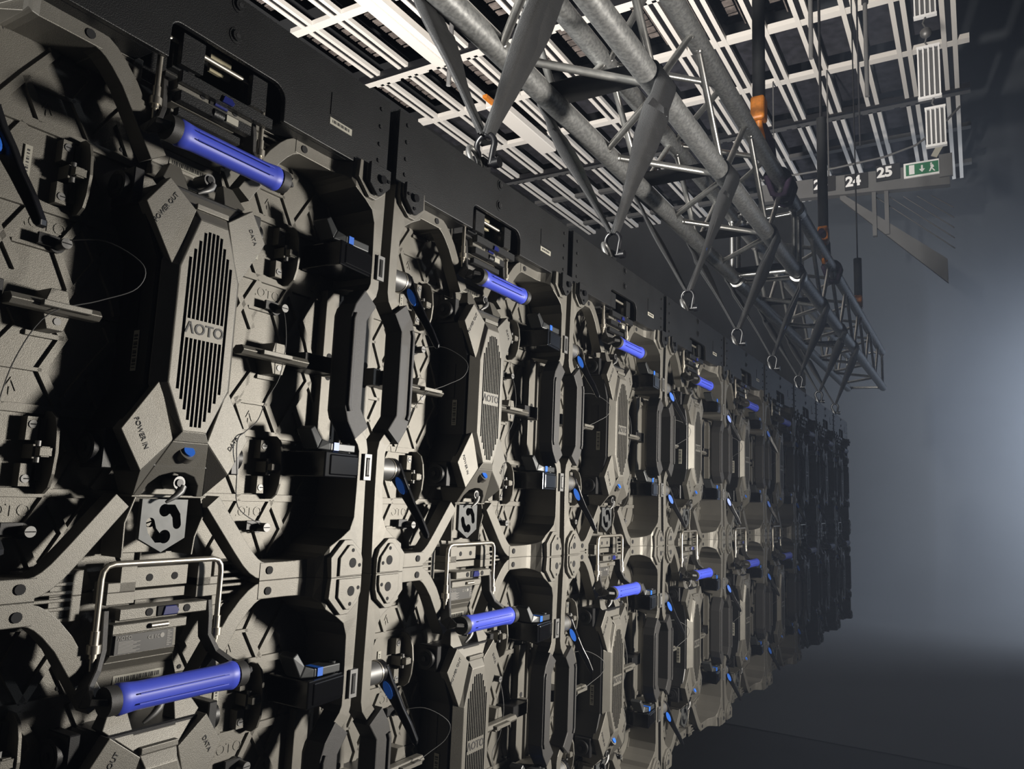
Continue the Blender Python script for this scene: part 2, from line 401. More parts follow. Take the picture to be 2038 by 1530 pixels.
    for x, z in ((47, 74), (190, 74), (60, 162), (187, 163), (73, 222), (12, 74)): m.cyl(((x - 125) / 1000, .0613, z / 1000), ((x - 125) / 1000, .0622, z / 1000), .0022, 10)
    m.use(0)
    mod = m.build('led_module', [GREY, HOLE], root, bevel=.0005)
    # module pull handle
    h = MB()
    h.box(.004, .014, .052, .0622, .127, .147); h.box(.003, .013, .052, .0622, .089, .108)
    h.box(.016, .026, .054, .0622, .094, .146); h.box(.008, .026, .046, .0622, .112, .124)
    h.box(.012, .024, .040, .050, .1135, .1225)
    cres = [(.0615, .083), (.050, .0835), (.0425, .089), (.0385, .100), (.0365, .118), (.0385, .136), (.0425, .147), (.050, .1525), (.0615, .153)]
    h.prismx(cres, .0215, .0245)
    h.box(.010, .0215, .0385, .0455, .1145, .1215)
    h.use(1)
    h.cyl((.009, .0512, .1405), (.009, .054, .1405), .0034, 14); h.cyl((.008, .0512, .0955), (.008, .054, .0955), .0034, 14)
    h.cyl((.0125, .047, .109), (.0125, .047, .127), .0026, 10)
    h.use(2)
    for z in (.1405, .0955): h.box(.0066, .0114, .0508, .0514, z - .0005, z + .0005)
    h.build('module_handle', [GREY, STEEL, HOLE], mod, bevel=.0006)
    # thumb knob
    kb = MB(); kb.cyl((.012, .0622, .053), (.012, .042, .053), .0047, 18); kb.cyl((.012, .0622, .053), (.012, .055, .053), .0066, 18)
    kb.use(1).cyl((.012, .0422, .053), (.012, .0405, .053), .0046, 18); kb.use(0).box(.0076, .0164, .0401, .0410, .0525, .0535)
    kb.box(-.006, .012, .052, .055, .050, .060)
    kb.build('thumb_screw', [BLACK, STEEL], mod, bevel=.0004)
    lb = MB(); lb.box(-.0215, -.0155, .0605, .0622, .104, .133); lb.use(1)
    for i in range(9): lb.box(-.0195, -.0175, .0602, .0606, .107 + i * .0026, .1075 + i * .0026 + .0006 * (i % 3))
    lb.build('serial_label', [LABEL, INK], mod)
    mod.location = (-.1225, 0, .0)
    for x, z in ((.1225, 0), (-.1225, .2425), (.1225, .2425)):
        c = copy_tree(mod, root); c.location = (x, 0, z)
    # ---------- power box
    p = MB()
    hou = [(-.044, .110), (-.0655, .141), (-.0455, .182), (-.0455, .298), (-.0655, .344), (-.044, .372), (.044, .372), (.0655, .344), (.0455, .298), (.0455, .182), (.0655, .141), (.044, .110)]
    p.prism(hou, .0105, .0618)
    box = p.build('power_box', [BLACK], root, bevel=.0015)
    for sx in (-1, 1):
        for z in (.124, .360):
            q = MB(); q.box(-.072 if sx < 0 else .062, -.062 if sx < 0 else .072, .018, .050, z - .017, z + .017)
            q.cyl((sx * .071, .034, z), (sx * .078, .034, z), .0135, 20); q.use(1).cyl((sx * .0775, .034, z), (sx * .0786, .034, z), .0095, 18)
            q.use(0).cyl((sx * .078, .034, z), (sx * .0805, .034, z), .0035, 10)
            q.build('socket', [BLACK, HOLE], box, bevel=.001)
    q = MB().box(-.0467, -.0459, .024, .032, .195, .232); q.use(1)
    for i in range(12): q.box(-.0471, -.0465, .0255, .0305, .1975 + i * .0026, .1982 + i * .0026 + .0007 * (i % 3))
    q.build('serial_label', [LABEL, INK], box)
    q = MB().box(-.0465, -.0455, .030, .046, .235, .285); q.build('side_vent', [GLOSS], box)
    # front cover: four wings, sloping foot and top, separate raised grille
    def wy(x): return .0005 + max(0, abs(x) - .018) * .055
    cv = MB()
    for sx in (-1, 1):
        a = [(sx * x, wy(x), z) for x, z in ((.067, .141), (.046, .106), (.018, .135), (.036, .188))]
        cv.loft(a, [(x, .016, z) for x, y, z in a])
        a = [(sx * .019, .0005, .134), (sx * .046, wy(.046), .106), (sx * .036, .024, .0845)]
        cv.loft(a, [(x * .9, .050, z) for x, y, z in a])
    a = [(-.0125, -.004, .1435), (.0125, -.004, .1435), (.019, -.0005, .134), (-.019, -.0005, .134)]; cv.loft(a, [(x, .013, z) for x, y, z in a])
    foot = [(-.019, .134), (.019, .134), (.036, .0845), (.029, .0845), (.026, .095), (.018, .103), (.006, .1065), (-.006, .1065), (-.018, .103), (-.026, .095), (-.029, .0845), (-.036, .0845)]
    a = [(x, -.0005 + (.134 - z) * .49, z) for x, z in foot]
    cv.loft(a, [(x, max(y + .010, .030), z) for x, y, z in a])
    cv.build('lower_cover', [GREY], box, bevel=.0007, seg=2)
    cv = MB()
    for sx in (-1, 1):
        a = [(sx * x, wy(x), z) for x, z in ((.067, .344), (.047, .373), (.018, .351), (.036, .292))]
        cv.loft(a, [(x, .016, z) for x, y, z in a])
    a = [(-.0155, -.004, .342), (.0155, -.004, .342), (.018, .002, .352), (-.018, .002, .352)]; cv.loft(a, [(x, .014, z) for x, y, z in a])
    cv.box(-.018, .018, .000, .014, .3525, .358)
    foot = [(-.018, .352), (.018, .352), (.047, .376), (.036, .395), (.024, .395), (.020, .368), (-.020, .368), (-.024, .395), (-.036, .395), (-.047, .376)]
    a = [(x, .003 + (z - .352) * .45, z) for x, z in foot]
    cv.loft(a, [(x, max(y + .010, .030), z) for x, y, z in a])
    cv.build('upper_cover', [GREY], box, bevel=.0007, seg=2)
    O = [(-.0175, .135), (-.0435, .183), (-.0435, .297), (-.021, .350), (.021, .350), (.0435, .297), (.0435, .183), (.0175, .135)]
    I = [(-.0125, .1435), (-.0320, .186), (-.0320, .293), (-.0155, .342), (.0155, .342), (.0320, .293), (.0320, .186), (.0125, .1435)]
    cv = MB(); cv.prism(O, -.004, .0085, inset=I)
    cvo = cv.build('grille', [GREY, BLACK], box, bevel=.0009, seg=2)
    g = MB(); g.use(1)
    for i in range(11):
        x = -.0225 + i * .0045
        e = .333 - max(0, abs(x) - .008) * 2.0; b = .148 + max(0, abs(x) - .006) * 2.0
        if abs(x) > .0195:
            g.box(x - .0016, x + .0016, -.008, .004, b, e)
        else:
            g.box(x - .0016, x + .0016, -.008, .004, b, .229); g.box(x - .0016, x + .0016, -.008, .004, .247, e)
    cut(cvo, g)
    w = MB(); w.text('\u039bOTO', .0145, (0, -.0042, .238), (1, 0, 0), (0, 0, 1), .0008, bold=.0002); w.build('raised_lettering', [GREYD], box)
    w = MB()
    for txt, x, z, ux, uz in (('POWER IN', -.0485, .1385, (.42, -.9), (.9, .42)), ('DATA', .0490, .1365, (.55, .84), (-.84, .55)), ('POWER OUT', -.0480, .3440, (.50, .86), (-.86, .50)), ('DATA', .0500, .3460, (.50, -.86), (.86, .50))):
        k_ = .055 * (1 if x > 0 else -1)
        w.text(txt, .0062, (x, wy(x) - .0003, z), (ux[0], ux[0] * k_, ux[1]), (uz[0], uz[0] * k_, uz[1]), .0006)
    w.build('port_lettering', [GREYD], box)
    bt = MB(); bt.cyl((0, .0085, .1215), (0, .002, .1255), .0085, 24); bt.use(1).cyl((0, .0035, .1245), (0, .0002, .1265), .0055, 24)
    bt.use(1); bt.build('test_button', [GREY, BLUE2], box)
    # ---------- bracket and slotted plate at the foot
    bk = MB()
    bk.prism([(-.032, .084), (.040, .084), (.043, .067), (.036, .045), (.034, .031), (-.038, .031), (-.039, .058)], .0575, .0605)
    bk.band([(-.030, .0835), (-.038, .060), (-.0375, .030)], .0022, .028, .0575); bk.band([(.038, .0835), (.0425, .066), (.035, .046), (.0335, .030)], .0022, .028, .0575)
    bk.box(-.036, .042, .026, .050, .083, .0855)
    bk.prism([(-.030, .0855), (.033, .0855), (.028, .104), (-.026, .104)], .036, .040)
    bk.build('hanging_bracket', [GREY], root, bevel=.0006)
    sp_ = MB().prism([(-.0245, .0815), (.0225, .0815), (.0225, .046), (-.001, .0335), (-.0245, .046)], .026, .031)
    so = sp_.build('slotted_plate', [PLATE, HOLE], root)
    gg = MB()
    def blob(cx, cz, pts, r):
        gg.cyl((cx, .02, cz), (cx, .04, cz), r, 20); gg.band(pts, .0086, .02, .04); gg.cyl((pts[-1][0], .02, pts[-1][1]), (pts[-1][0], .04, pts[-1][1]), .0043, 16)
    blob(-.001, .0715, [(-.001, .0725), (.007, .0725), (.0115, .0665), (.0130, .0585)], .0058)
    cut(so, gg); gg = MB(); blob(.001, .0475, [(.001, .0465), (-.006, .0465), (-.012, .053), (-.0145, .0605)], .0062); cut(so, gg)
    # hooks
    for z0, s in ((.093, 1), (.388, 1)):
        hk = MB(); hk.cyl((.004, .034, z0 + .004), (.004, .016, z0 + .004), .0062, 16); hk.use(1).cyl((.004, .0160, z0 + .004), (.004, .0145, z0 + .004), .0036, 12); hk.use(0)
        hk.tube([(.008, .017, z0 + .001), (.006, .016, z0 - .004), (.001, .015, z0 - .008), (-.004, .015, z0 - .011), (-.008, .016, z0 - .014)], [.0042, .0038, .0030, .0022, .0014], 8)
        hk.build('cable_hook', [STEEL, BLACK], root)
    # ---------- centre bars to each side
    for x0, x1, sx in ((.066, .158, 1), (-.158, -.084, -1)):
        b_ = MB()
        prof = [(.024, .231), (.020, .2355), (.024, .2405), (.034, .2405), (.038, .2355), (.034, .231)]
        b_.prismx(prof, x0, x1); b_.box(x0 + .022, x0 + .062, .015, .024, .2335, .2385)
        b_.prism([((x1 - .036), .219), ((x1 - .022), .219), ((x1 - .018), .232), ((x1 - .018), .240), ((x1 - .022), .254), ((x1 - .036), .254), ((x1 - .040), .240), ((x1 - .040), .232)], .038, .0625)
        b_.use(1).cyl((x1 - .028, .0372, .2265), (x1 - .028, .040, .2265), .0032, 12)
        b_.build('alignment_bar', [GREY, STEEL], root, bevel=.0006)
    for sx in (-1, 1):
        c_ = MB(); c_.box(min(sx * .160, sx * .205), max(sx * .160, sx * .205), .030, .0622, .231, .250)
        c_.use(1).box(min(sx * .205, sx * .219), max(sx * .205, sx * .219), .034, .0622, .2295, .2515)
        c_.build('link_connector', [BLACK, GREY], root, bevel=.0006)
        gp = MB()
        gp.sweep([(sx * .2215, .006, .163), (sx * .208, .006, .181), (sx * .2045, .006, .190), (sx * .2045, .006, .296), (sx * .208, .006, .305), (sx * .2215, .006, .323)], .027, .026, side=(1, 0, 0))
        gp.sweep([(sx * .198, -.0085, .186), (sx * .1955, -.0085, .193), (sx * .1955, -.0085, .293), (sx * .198, -.0085, .300)], .005, .003, side=(1, 0, 0))
        gp.build('side_grip', [GREYD], root, bevel=.0045, seg=2)
    # ---------- latches on the right rail, cam levers on the left rail
    for z0 in (.124, .366):
        lt = MB()
        A = [(.168, -.0050, z0 - .0145), (.168, -.0050, z0 + .0145), (.2335, .0020, z0 + .0145), (.2335, .0020, z0 - .0145)]; lt.loft(A, [(x, .056, z) for x, y, z in A])
        A = [(.176, -.0055, z0 - .0115), (.176, -.0055, z0 + .0115), (.229, .0002, z0 + .0115), (.229, .0002, z0 - .0115)]; lt.loft(A, [(x, y + .003, z) for x, y, z in A])
        L = lt.build('side_latch', [LATCH], root, bevel=.0016, seg=2)
        c_ = MB(); c_.box(.2335, .2462, -.0035, .0025, z0 - .0155, z0 + .0155); c_.use(1).box(.2365, .2425, -.0042, -.003, z0 - .011, z0 + .011)
        c_.use(0)
        for q in range(3): c_.cyl((.2380 + q * .0015, -.0046, z0 - .009), (.2380 + q * .0015, -.0046, z0 + .009), .0006, 6)
        c_.build('strike_plate', [STEEL, HOLE], L, bevel=.0006)
        lv = MB(); lv.box(.182, .222, .002, .024, z0 + .0155, z0 + .0245)
        q1 = [(.182, .002, z0 + .0155), (.182, .024, z0 + .0155), (.182, .024, z0 + .0245), (.182, .002, z0 + .0245)]
        q2 = [(.166, .006, z0 + .0165), (.166, .028, z0 + .0165), (.172, .028, z0 + .0280), (.172, .006, z0 + .0280)]
        q3 = [(.157, .010, z0 + .0380), (.157, .032, z0 + .0380), (.1635, .032, z0 + .0425), (.1635, .010, z0 + .0425)]
        lv.loft(q1, q2); lv.loft(q2, q3)
        lv.cyl((.219, .012, z0 + .014), (.219, .012, z0 + .0262), .0045, 12)
        V = lv.build('latch_lever', [STEELD], L, bevel=.0012, seg=2)
        MB().box(.186, .194, .0008, .020, z0 + .0160, z0 + .0249).build('blue_tab', [BLUE2], L)
        cm = MB(); cm.cyl((-.236, .014, z0), (-.2045, .014, z0), .0135, 28); cm.use(1).cyl((-.2045, .014, z0), (-.2025, .014, z0), .0142, 28)
        CM = cm.build('cam_cylinder', [STEEL, CHROME], root)
        lv = MB()
        lv.cyl((-.2025, .014, z0), (-.1945, .014, z0), .0145, 24)
        path = [(-.1975, .010, z0 + .004), (-.192, .004, z0 - .012), (-.184, .000, z0 - .026), (-.178, -.008, z0 - .044), (-.172, -.017, z0 - .062), (-.166, -.024, z0 - .080), (-.165, -.025, z0 - .083)]
        lv.sweep(path, [.020, .017, .014, .0105, .0095, .0075, .004], .0085, side=(.45, -.85, 0))
        V = lv.build('cam_lever', [GLOSS], root, bevel=.0022, seg=3)
        bl = MB()
        ov = [(.0042 * math.cos(a * PI / 10), .0115 * math.sin(a * PI / 10)) for a in range(20)]
        base = Vector((-.1925, .0015, z0 - .020)); du = Vector((.55, -.83, 0)).normalized(); dv = Vector((.30, -.30, -.90)).normalized(); dn = du.cross(dv).normalized()
        if dn.x > 0: dn = -dn
        dn2 = Vector((-.78, -.60, .1)).normalized()
        du = (dv.cross(dn2)).normalized()
        A = [base + du * a + dv * b + dn2 * .0042 for a, b in ov]; B = [q - dn2 * .006 for q in A]
        bl.loft(A, B); bl.build('blue_inlay', [BLUE2], V)
    # ---------- top lock: rear plate, latch bar, bail wire, blue lifting handle
    pl = MB()
    secs = [(.388, .046, -.041, .047), (.400, .0465, -.040, .044), (.417, .0445, -.038, .037), (.425, .038, -.037, .032), (.432, .0325, -.036, .029), (.468, .030, -.036, .026)]
    for (z1, y1, a1, b1), (z2, y2, a2, b2) in zip(secs[:-1], secs[1:]):
        pl.loft([(a1, y1, z1), (b1, y1, z1), (b1, y1 + .006, z1), (a1, y1 + .006, z1)], [(a2, y2, z2), (b2, y2, z2), (b2, y2 + .006, z2), (a2, y2 + .006, z2)])
    pl.box(-.045, .028, .018, .034, .452, .4605)
    pl.box(-.044, .044, .012, .030, .4645, .4745)
    pl.use(1).box(-.009, .013, .0108, .0125, .4650, .4740)
    pl.cyl((-.016, .0113, .4695), (-.016, .0125, .4695), .0034, 16); pl.cyl((.022, .0113, .4695), (.022, .0125, .4695), .0034, 16)
    pl.use(0)
    PL = pl.build('lock_plate', [GREY, HOLE], root, bevel=.0008)
    MB().cyl((-.010, .0165, .4565), (.007, .0165, .4565), .0022, 10).build('lock_pin', [CHROME], PL)
    MB().prism([(-.004, .4655), (.011, .4655), (.013, .4690), (.009, .4735), (-.002, .4735)], .0095, .0112).build('release_button', [NAVY], PL, bevel=.0006)
    q = MB(); q.box(-.022, .028, .0450, .0470, .4035, .4110); q.use(1)
    for i in range(22): q.box(-.0190 + i * .002, -.0190 + i * .002 + .0005 + .0004 * (i * 7 % 3), .0447, .0452, .4053, .4093)
    q.build('barcode_label', [LABEL, INK], PL)
    q = MB(); q.box(-.034, .023, .0290, .0345, .4325, .449); q.use(1)
    q.text('\u039bOTO', .0046, (-.0255, .0288, .4462), (1, 0, 0), (0, 0, 1), .0003)
    q.text('CE FC', .0046, (.003, .0288, .4440), (1, 0, 0), (0, 0, 1), .0003)
    for i in range(9):
        q.box(-.031, -.031 + .014 + .007 * ((i * 5) % 3) / 2, .0287, .0291, .4430 - i * .00115, .4434 - i * .00115)
        q.box(.0165, .0165 + .003 + .002 * (i % 2), .0287, .0291, .4475 - i * .0016, .4480 - i * .0016)
    q.cyl((.0115, .0287, .4445), (.0115, .0291, .4445), .0022, 14)
    q.build('rating_label', [DLABEL, PRINT], PL)
    # strike plates of the joint (upper edge and lower edge)
    for z0, up_ in ((0.0, 1), (H, -1)):
        c_ = MB()
        def bx(x0, x1, y0, y1, a, b): c_.box(x0, x1, y0, y1, min(z0 + up_ * a, z0 + up_ * b), max(z0 + up_ * a, z0 + up_ * b))
        if up_ > 0:
            bx(-.046, -.0195, .030, .050, .0, .0085); bx(-.035, -.0195, .030, .050, .0, .0245); bx(-.0195, .036, .034, .050, .002, .0205)
            bx(.044, .071, .030, .050, .0, .0075); bx(.044, .060, .030, .050, .0, .0240)
            c_.use(1)
            for x in (-.004, .022): c_.cyl((x, .0336, .0105), (x, .0345, .0105), .0034, 14)
            c_.use(0)
        else:
            bx(-.046, -.0195, .030, .050, .0, .0105); bx(-.0195, .036, .036, .050, .0, .009); bx(.044, .071, .030, .050, .0, .011)
        c_.build('joint_plate', [GREY, HOLE], root, bevel=.0005)
        c_ = MB(); bx(-.092, -.078, .036, .055, .0, .024); c_.build('guide_block', [GREY], root, bevel=.0005)
    bw = MB()
    def bend(sx): return [(sx * .0605, .017, .455), (sx * .0605, .017, .500), (sx * .0595, .017, .506), (sx * .056, .017, .5105), (sx * .050, .017, .5120)]
    bw.tube(bend(-1) + list(reversed(bend(1))), .0026, 10)
    for sx in (-1, 1):
        bw.cyl((sx * .0605, .017, .458), (sx * .0605, .017, .447), .0036, 12); bw.cyl((sx * .0605, .017, .447), (sx * .0605, .017, .440), .0055, 14); bw.cyl((sx * .0605, .017, .440), (sx * .0605, .017, .436), .0034, 12)
        bw.cyl((sx * .0605, .017, .436), (sx * .0605, .017, .426), .0024, 10)
    bw.build('bail_wire', [CHROME], root)
    HD = None
    for sx in (-1, 1):
        hd = MB()
        hd.sweep([(sx * .0520, .026, .472), (sx * .0525, .024, .458), (sx * .0525, .022, .440), (sx * .060, .016, .424), (sx * .072, .006, .413), (sx * .075, -.004, .409), (sx * .074, -.012, .408), (sx * .0655, -.016, .408)], [.016, .016, .015, .015, .015, .015, .016, .018], .0055, side=(0, -1, .12))
        hd.cyl((sx * .068, -.016, .408), (sx * .0585, -.016, .408), .0118, 20)
        hd.build('handle_arm', [GREYD], root, bevel=.0008)
    gr = MB()
    segs = [(-.0585, .0112), (-.056, .0124), (-.050, .0118), (-.040, .0110), (.040, .0110), (.050, .0118), (.056, .0124), (.0585, .0112)]
    n = 22; vs = []
    for x, r in segs:
        for j in range(n):
            a = 2 * PI * j / n; rr = r * (1 - .07 * (1 if 8 <= j <= 12 and abs(x) < .045 else 0))
            vs.append((x, -.016 + rr * .92 * math.cos(a), .408 + rr * 1.05 * math.sin(a)))
    gr.add(vs, [(i * n + j, i * n + (j + 1) % n, (i + 1) * n + (j + 1) % n, (i + 1) * n + j) for i in range(len(segs) - 1) for j in range(n)], True)
    gr.add(vs, [tuple(range(n - 1, -1, -1)), tuple(range((len(segs) - 1) * n, len(segs) * n))])
    gr.box(-.044, .044, -.0285, -.0275, .4115, .4125); gr.box(-.044, .044, -.0285, -.0275, .4035, .4045)
    gr.build('blue_handle', [BLUE], root)
    # ---------- thin safety wires
    w = MB(); w.tube(smooth([(.135, .046, .298), (.131, .035, .280), (.130, .030, .250), (.128, .034, .215), (.118, .04, .190), (.092, .020, .165), (.064, .004, .150), (.052, .0, .140), (.058, .004, .110), (.085, .03, .075), (.130, .046, .056)]), .00055, 5)
    w.build('safety_wire', [WIRE], root)
    w = MB(); w.tube(smooth([(-.113, .046, .298), (-.090, .020, .301), (-.068, -.004, .283), (-.070, -.002, .262), (-.095, .010, .246), (-.128, .022, .228), (-.140, .040, .190), (-.142, .054, .150)]), .00055, 5)
    w.build('safety_wire', [WIRE], root)
    return root
proto = build_cabinet()

N_COL = 9
ords = ['leftmost', 'second from the left', 'third from the left', 'fourth from the left', 'fifth from the left', 'sixth from the left', 'seventh from the left', 'eighth from the left', 'far rightmost']
cabs = []
for r in (0, 1):
    for c in range(N_COL):
        o = proto if not cabs else copy_tree(proto)
        o.location = (-.255 + .5 * c, 0, -.003 if r == 0 else -H - .003 - .0)
        tag(o, f'{ords[c]} grey-backed display cabinet of the {["upper row, hung under its black beam", "lower row, under the seam"][r]}', 'display cabinet', f'display cabinets of the {["upper", "lower"][r]} row')
        cabs.append(o)

#==================================================================== black lifting beams
def build_beam():
    root = empty('lifting_beam')
    zb, zt = .479, .581
    x = .2425
    # front plate with a rounded notch
    nt = [(-.063, zb), (-.063, .508)] + arc(-.054, .508, .009, 180, 90, 4)[1:] + arc(.058, .501, .016, 90, 0, 5) + [(.074, zb)]
    fp = MB().prism([(-x, zb)] + nt + [(x, zb), (x, zt), (-x, zt)], 0.0, .006)
    fp.box(-x, x, .006, .060, zt - .006, zt); fp.box(-x, x, .054, .060, zb, zt)
    fp.box(-x, -x + .005, .006, .054, zb, zt); fp.box(x - .005, x, .006, .054, zb, zt)
    fp.box(-x, -.074, .006, .054, zb, zb + .004); fp.box(.078, x, .006, .054, zb, zb + .004)
    fp.build('beam_body', [BEAM], root, bevel=.0009, seg=2)
    e = MB(); e.box(-x, -x + .045, -.0022, .0005, zb, zt - .001); e.build('end_plate', [BEAM], root, bevel=.0006)
    for sx in (-1, 1):
        for zz in (.497, .518, .541, .564):
            b = MB(); y = -.0022 if sx < 0 else 0.0
            b.cyl((sx * .2255, y, zz), (sx * .2255, y - .0016, zz), .0027, 12); b.use(1).cyl((sx * .2255, y - .0016, zz), (sx * .2255, y - .0018, zz), .0014, 6)
            b.build('small_bolt', [BEAM, HOLE], root)
    for zz in (.571, .538):
        b = MB(); b.cyl((.006, 0, zz), (.006, -.0008, zz), .0085, 20); b.cyl((.006, -.0008, zz), (.006, -.0028, zz), .0055, 18); b.use(1).cyl((.006, -.0028, zz), (.006, -.0032, zz), .0028, 6)
        b.build('centre_bolt', [BEAM, HOLE], root, bevel=.0004)
    l = MB(); l.box(.140, .176, -.0006, .0002, .507, .515); l.use(1)
    for i in range(14): l.box(.144 + i * .002, .1445 + i * .002 + .0004 * (i * 5 % 3), -.0009, -.0005, .5095, .5130)
    l.build('white_label', [LABEL, INK], root)
    l = MB(); l.box(.140, .1785, -.0009, .0002, .518, .545); l.build('clear_sticker', [BEAM], root)
    for sx in (-1, 1):
        pad = [(.198, zb + .004), (.198, .457), (.212, .4455), (.218, .4455), (.2345, .461), (.2345, zb + .004)]
        g = MB().prism([(sx * a, b) for a, b in pad], -.0145, -.0103); g.use(1).cyl((sx * .218, -.0145, .466), (sx * .218, -.0185, .466), .0052, 16)
        g.cyl((sx * .2175, -.0145, .4525), (sx * .2175, -.0160, .4525), .0022, 10); g.cyl((sx * .230, -.0145, .468), (sx * .230, -.0160, .468), .0022, 10)
        g.build('corner_ear', [BEAM, GLOSS], root, bevel=.0006)
    t = MB().box(.001, .026, .030, .0335, .507, .530); t.build('tan_tab', [mat('tan_tag', (.42, .38, .26), .5)], root)
    for xa, xb, za, zb_ in ((-.046, -.021, .484, .5155), (.036, .056, .482, .5155)):
        u = MB(); u.box(xa, xb, .0075, .014, za, zb_); u.box(xa, xb, .0205, .030, za, zb_); u.build('catch_block', [BEAM], root, bevel=.0006)
    hb = MB(); hb.box(-.046, .063, .003, .0105, .4650, .4765); hb.build('hook_bar', [BEAM], root, bevel=.0007)
    hb = MB(); hb.box(-.043, .040, .007, .0165, .4490, .4590); hb.cyl((-.006, .010, .4535), (.006, .010, .4535), .0052, 14); hb.build('hook_bar', [BEAM], root, bevel=.0007)
    hb = MB(); hb.box(-.042, .030, .010, .0175, .4350, .4430); hb.build('hook_bar', [BEAM], root, bevel=.0007)
    MB().prism([(-.002, .4655), (.011, .4655), (.013, .4690), (.009, .4725), (.0, .4725)], .0005, .003).build('release_button', [NAVY], root, bevel=.0005)
    MB().box(.008, .022, .0050, .0072, .4500, .4570).build('white_label', [LABEL], root)
    ey = MB(); ey.box(-.016, .016, .020, .034, zt, zt + .010); ey.box(-.011, .011, .022, .032, zt + .008, zt + .036); ey.use(1).cyl((0, .0215, zt + .026), (0, .0325, zt + .026), .006, 14)
    ey.build('lifting_eye', [BEAM, HOLE], root, bevel=.001)
    return root
bp_ = build_beam(); beams = []
for c in range(N_COL):
    o = bp_ if c == 0 else copy_tree(bp_)
    o.location = (-.255 + .5 * c, 0, 0)
    tag(o, f'black steel lifting beam, {ords[c]}, along the top of the cabinets', 'lifting beam', 'black lifting beams')
    beams.append(o)

#==================================================================== shackles and slings
def build_shackle():
    root = empty('bow_shackle')
    s = MB(); pts = []
    for a in range(-35, 216, 14):
        pts.append((0.0, .027 + .0165 * math.cos(math.radians(a)), .640 + .0175 * math.sin(math.radians(a))))
    pts = [(0, .027 + .011, .607)] + pts + [(0, .027 - .011, .607)]
    s.tube(pts, .0052, 10); s.build('bow', [GLOSS], root)
    p = MB(); p.cyl((0, .007, .607), (0, .048, .607), .0048, 12); p.cyl((0, .048, .607), (0, .054, .607), .009, 6); p.cyl((0, .010, .607), (0, -.001, .607), .0085, 14)
    p.build('pin', [GLOSS], root, bevel=.0008)
    return root
def build_ring():
    root = empty('side_shackle')
    s = MB(); s.tube([(-.030 + .014 * math.cos(a * PI / 9), .027 + .006 * math.sin(a * PI / 9), .607 + .018 * math.sin(a * PI / 9)) for a in range(18)], .0042, 8, closed=True)
    s.build('ring', [STEEL], root); 
    MB().cyl((-.034, .012, .588), (-.034, .045, .588), .0045, 12).build('pin', [GLOSS], root)
    return root
A_ = (.16, .965); B_ = (-.07, .962); C_ = (-.07, 1.218); D_ = (.16, 1.206); TR = .0245
def sling_path():
    r = TR + .004; P = (.027, .655)
    pts = [(P[0] + .004, P[1])]
    def ta(c, sgn):
        dx, dz = c[0] - P[0], c[1] - P[1]; d = math.hypot(dx, dz); a = math.atan2(dz, dx); b = math.asin(r / d)
        # tangent point on the outside
        th = a - sgn * (PI / 2 - b) if False else a - sgn * (PI / 2 + b) + 0
        return th
    a0 = math.atan2(A_[1] - P[1], A_[0] - P[0]) - PI / 2
    a1 = PI / 2 + .02
    n = 9
    for i in range(n + 1):
        a = a0 + (a1 - a0) * i / n; pts.append((A_[0] + r * math.cos(a), A_[1] + r * math.sin(a)))
    b0 = PI / 2 + .02; b1 = math.atan2(B_[1] - P[1], B_[0] - P[0]) + PI / 2
    for i in range(n + 1):
        a = b0 + (b1 - b0) * i / n; pts.append((B_[0] + r * math.cos(a), B_[1] + r * math.sin(a)))
    pts.append((P[0] - .004, P[1]))
    # subdivide long straights
    out = []
    for i in range(len(pts) - 1):
        p, q = pts[i], pts[i + 1]; L = math.hypot(q[0] - p[0], q[1] - p[1]); m_ = max(1, int(L / .02))
        out += [(p[0] + (q[0] - p[0]) * j / m_, p[1] + (q[1] - p[1]) * j / m_) for j in range(m_)]
    out.append(pts[-1]); return out
def build_sling(seed, xc, top):
    rnd = random.Random(seed); sp2 = sling_path(); n = len(sp2); b = MB()
    ph = rnd.uniform(0, 6)
    for lay in range(2):
        path = []; ws = []; sd = []
        for i, (y, z) in enumerate(sp2):
            t = i / (n - 1); near = min(1.0, min(t, 1 - t) / .16)
            x = xc + top * min(1, min(t, 1 - t) * 3.2) * 1.0 + (.011 if lay else -.011) * near + .003 * math.sin(t * 17 + ph + lay * 2) * near
            off = .0022 * (1 if lay else -1)
            path.append((x, y + off, z + off * .4)); ws.append((.024 + .046 * near) * (1 + .08 * math.sin(t * 23 + ph + lay)))
            tw = .55 * math.sin(t * 9 + ph + lay * .7) * near * (1 - near * .2)
            if .22 < t < .78: tw *= .25
            sd.append((math.cos(tw), math.sin(tw) * .8, math.sin(tw) * .3))
        b.sweep(path, ws, .0032, side=sd, smooth=True)
    return b.build('lifting_sling', [SLING], None)
sh0 = build_shackle(); rg0 = build_ring()
for c in range(N_COL):
    xc = -.255 + .5 * c
    s = sh0 if c == 0 else copy_tree(sh0); s.location = (xc, 0, 0)
    tag(s, f'black bow shackle on top of the beam, {ords[c]}, holding the strap', 'shackle', 'bow shackles on the beams')
    g = rg0 if c == 0 else copy_tree(rg0); g.location = (xc, 0, 0)
    tag(g, f'small steel ring beside the bow shackle, {ords[c]} along the beams', 'ring', 'steel rings on the beams')
    sl = build_sling(c + 3, xc, .03 * math.sin(c * 2.1))
    tag(sl, f'black webbing sling looped over the truss, {ords[c]}, down to its beam', 'sling', 'black lifting slings')
    if c in (2, 3, 5):
        y0, z0 = B_[0] - .012, B_[1] - .16
        tg = MB().sweep([(xc - .008, .027 - .127 * (zz - .655) / .31 - .0065, zz) for zz in (.735, .75, .768)], .009, .002, side=(1, 0, 0))
        tag(tg.build('blue_tag', [BLUE2]), f'small blue tag sewn on the sling, {ords[c]}', 'tag', 'blue sling tags')

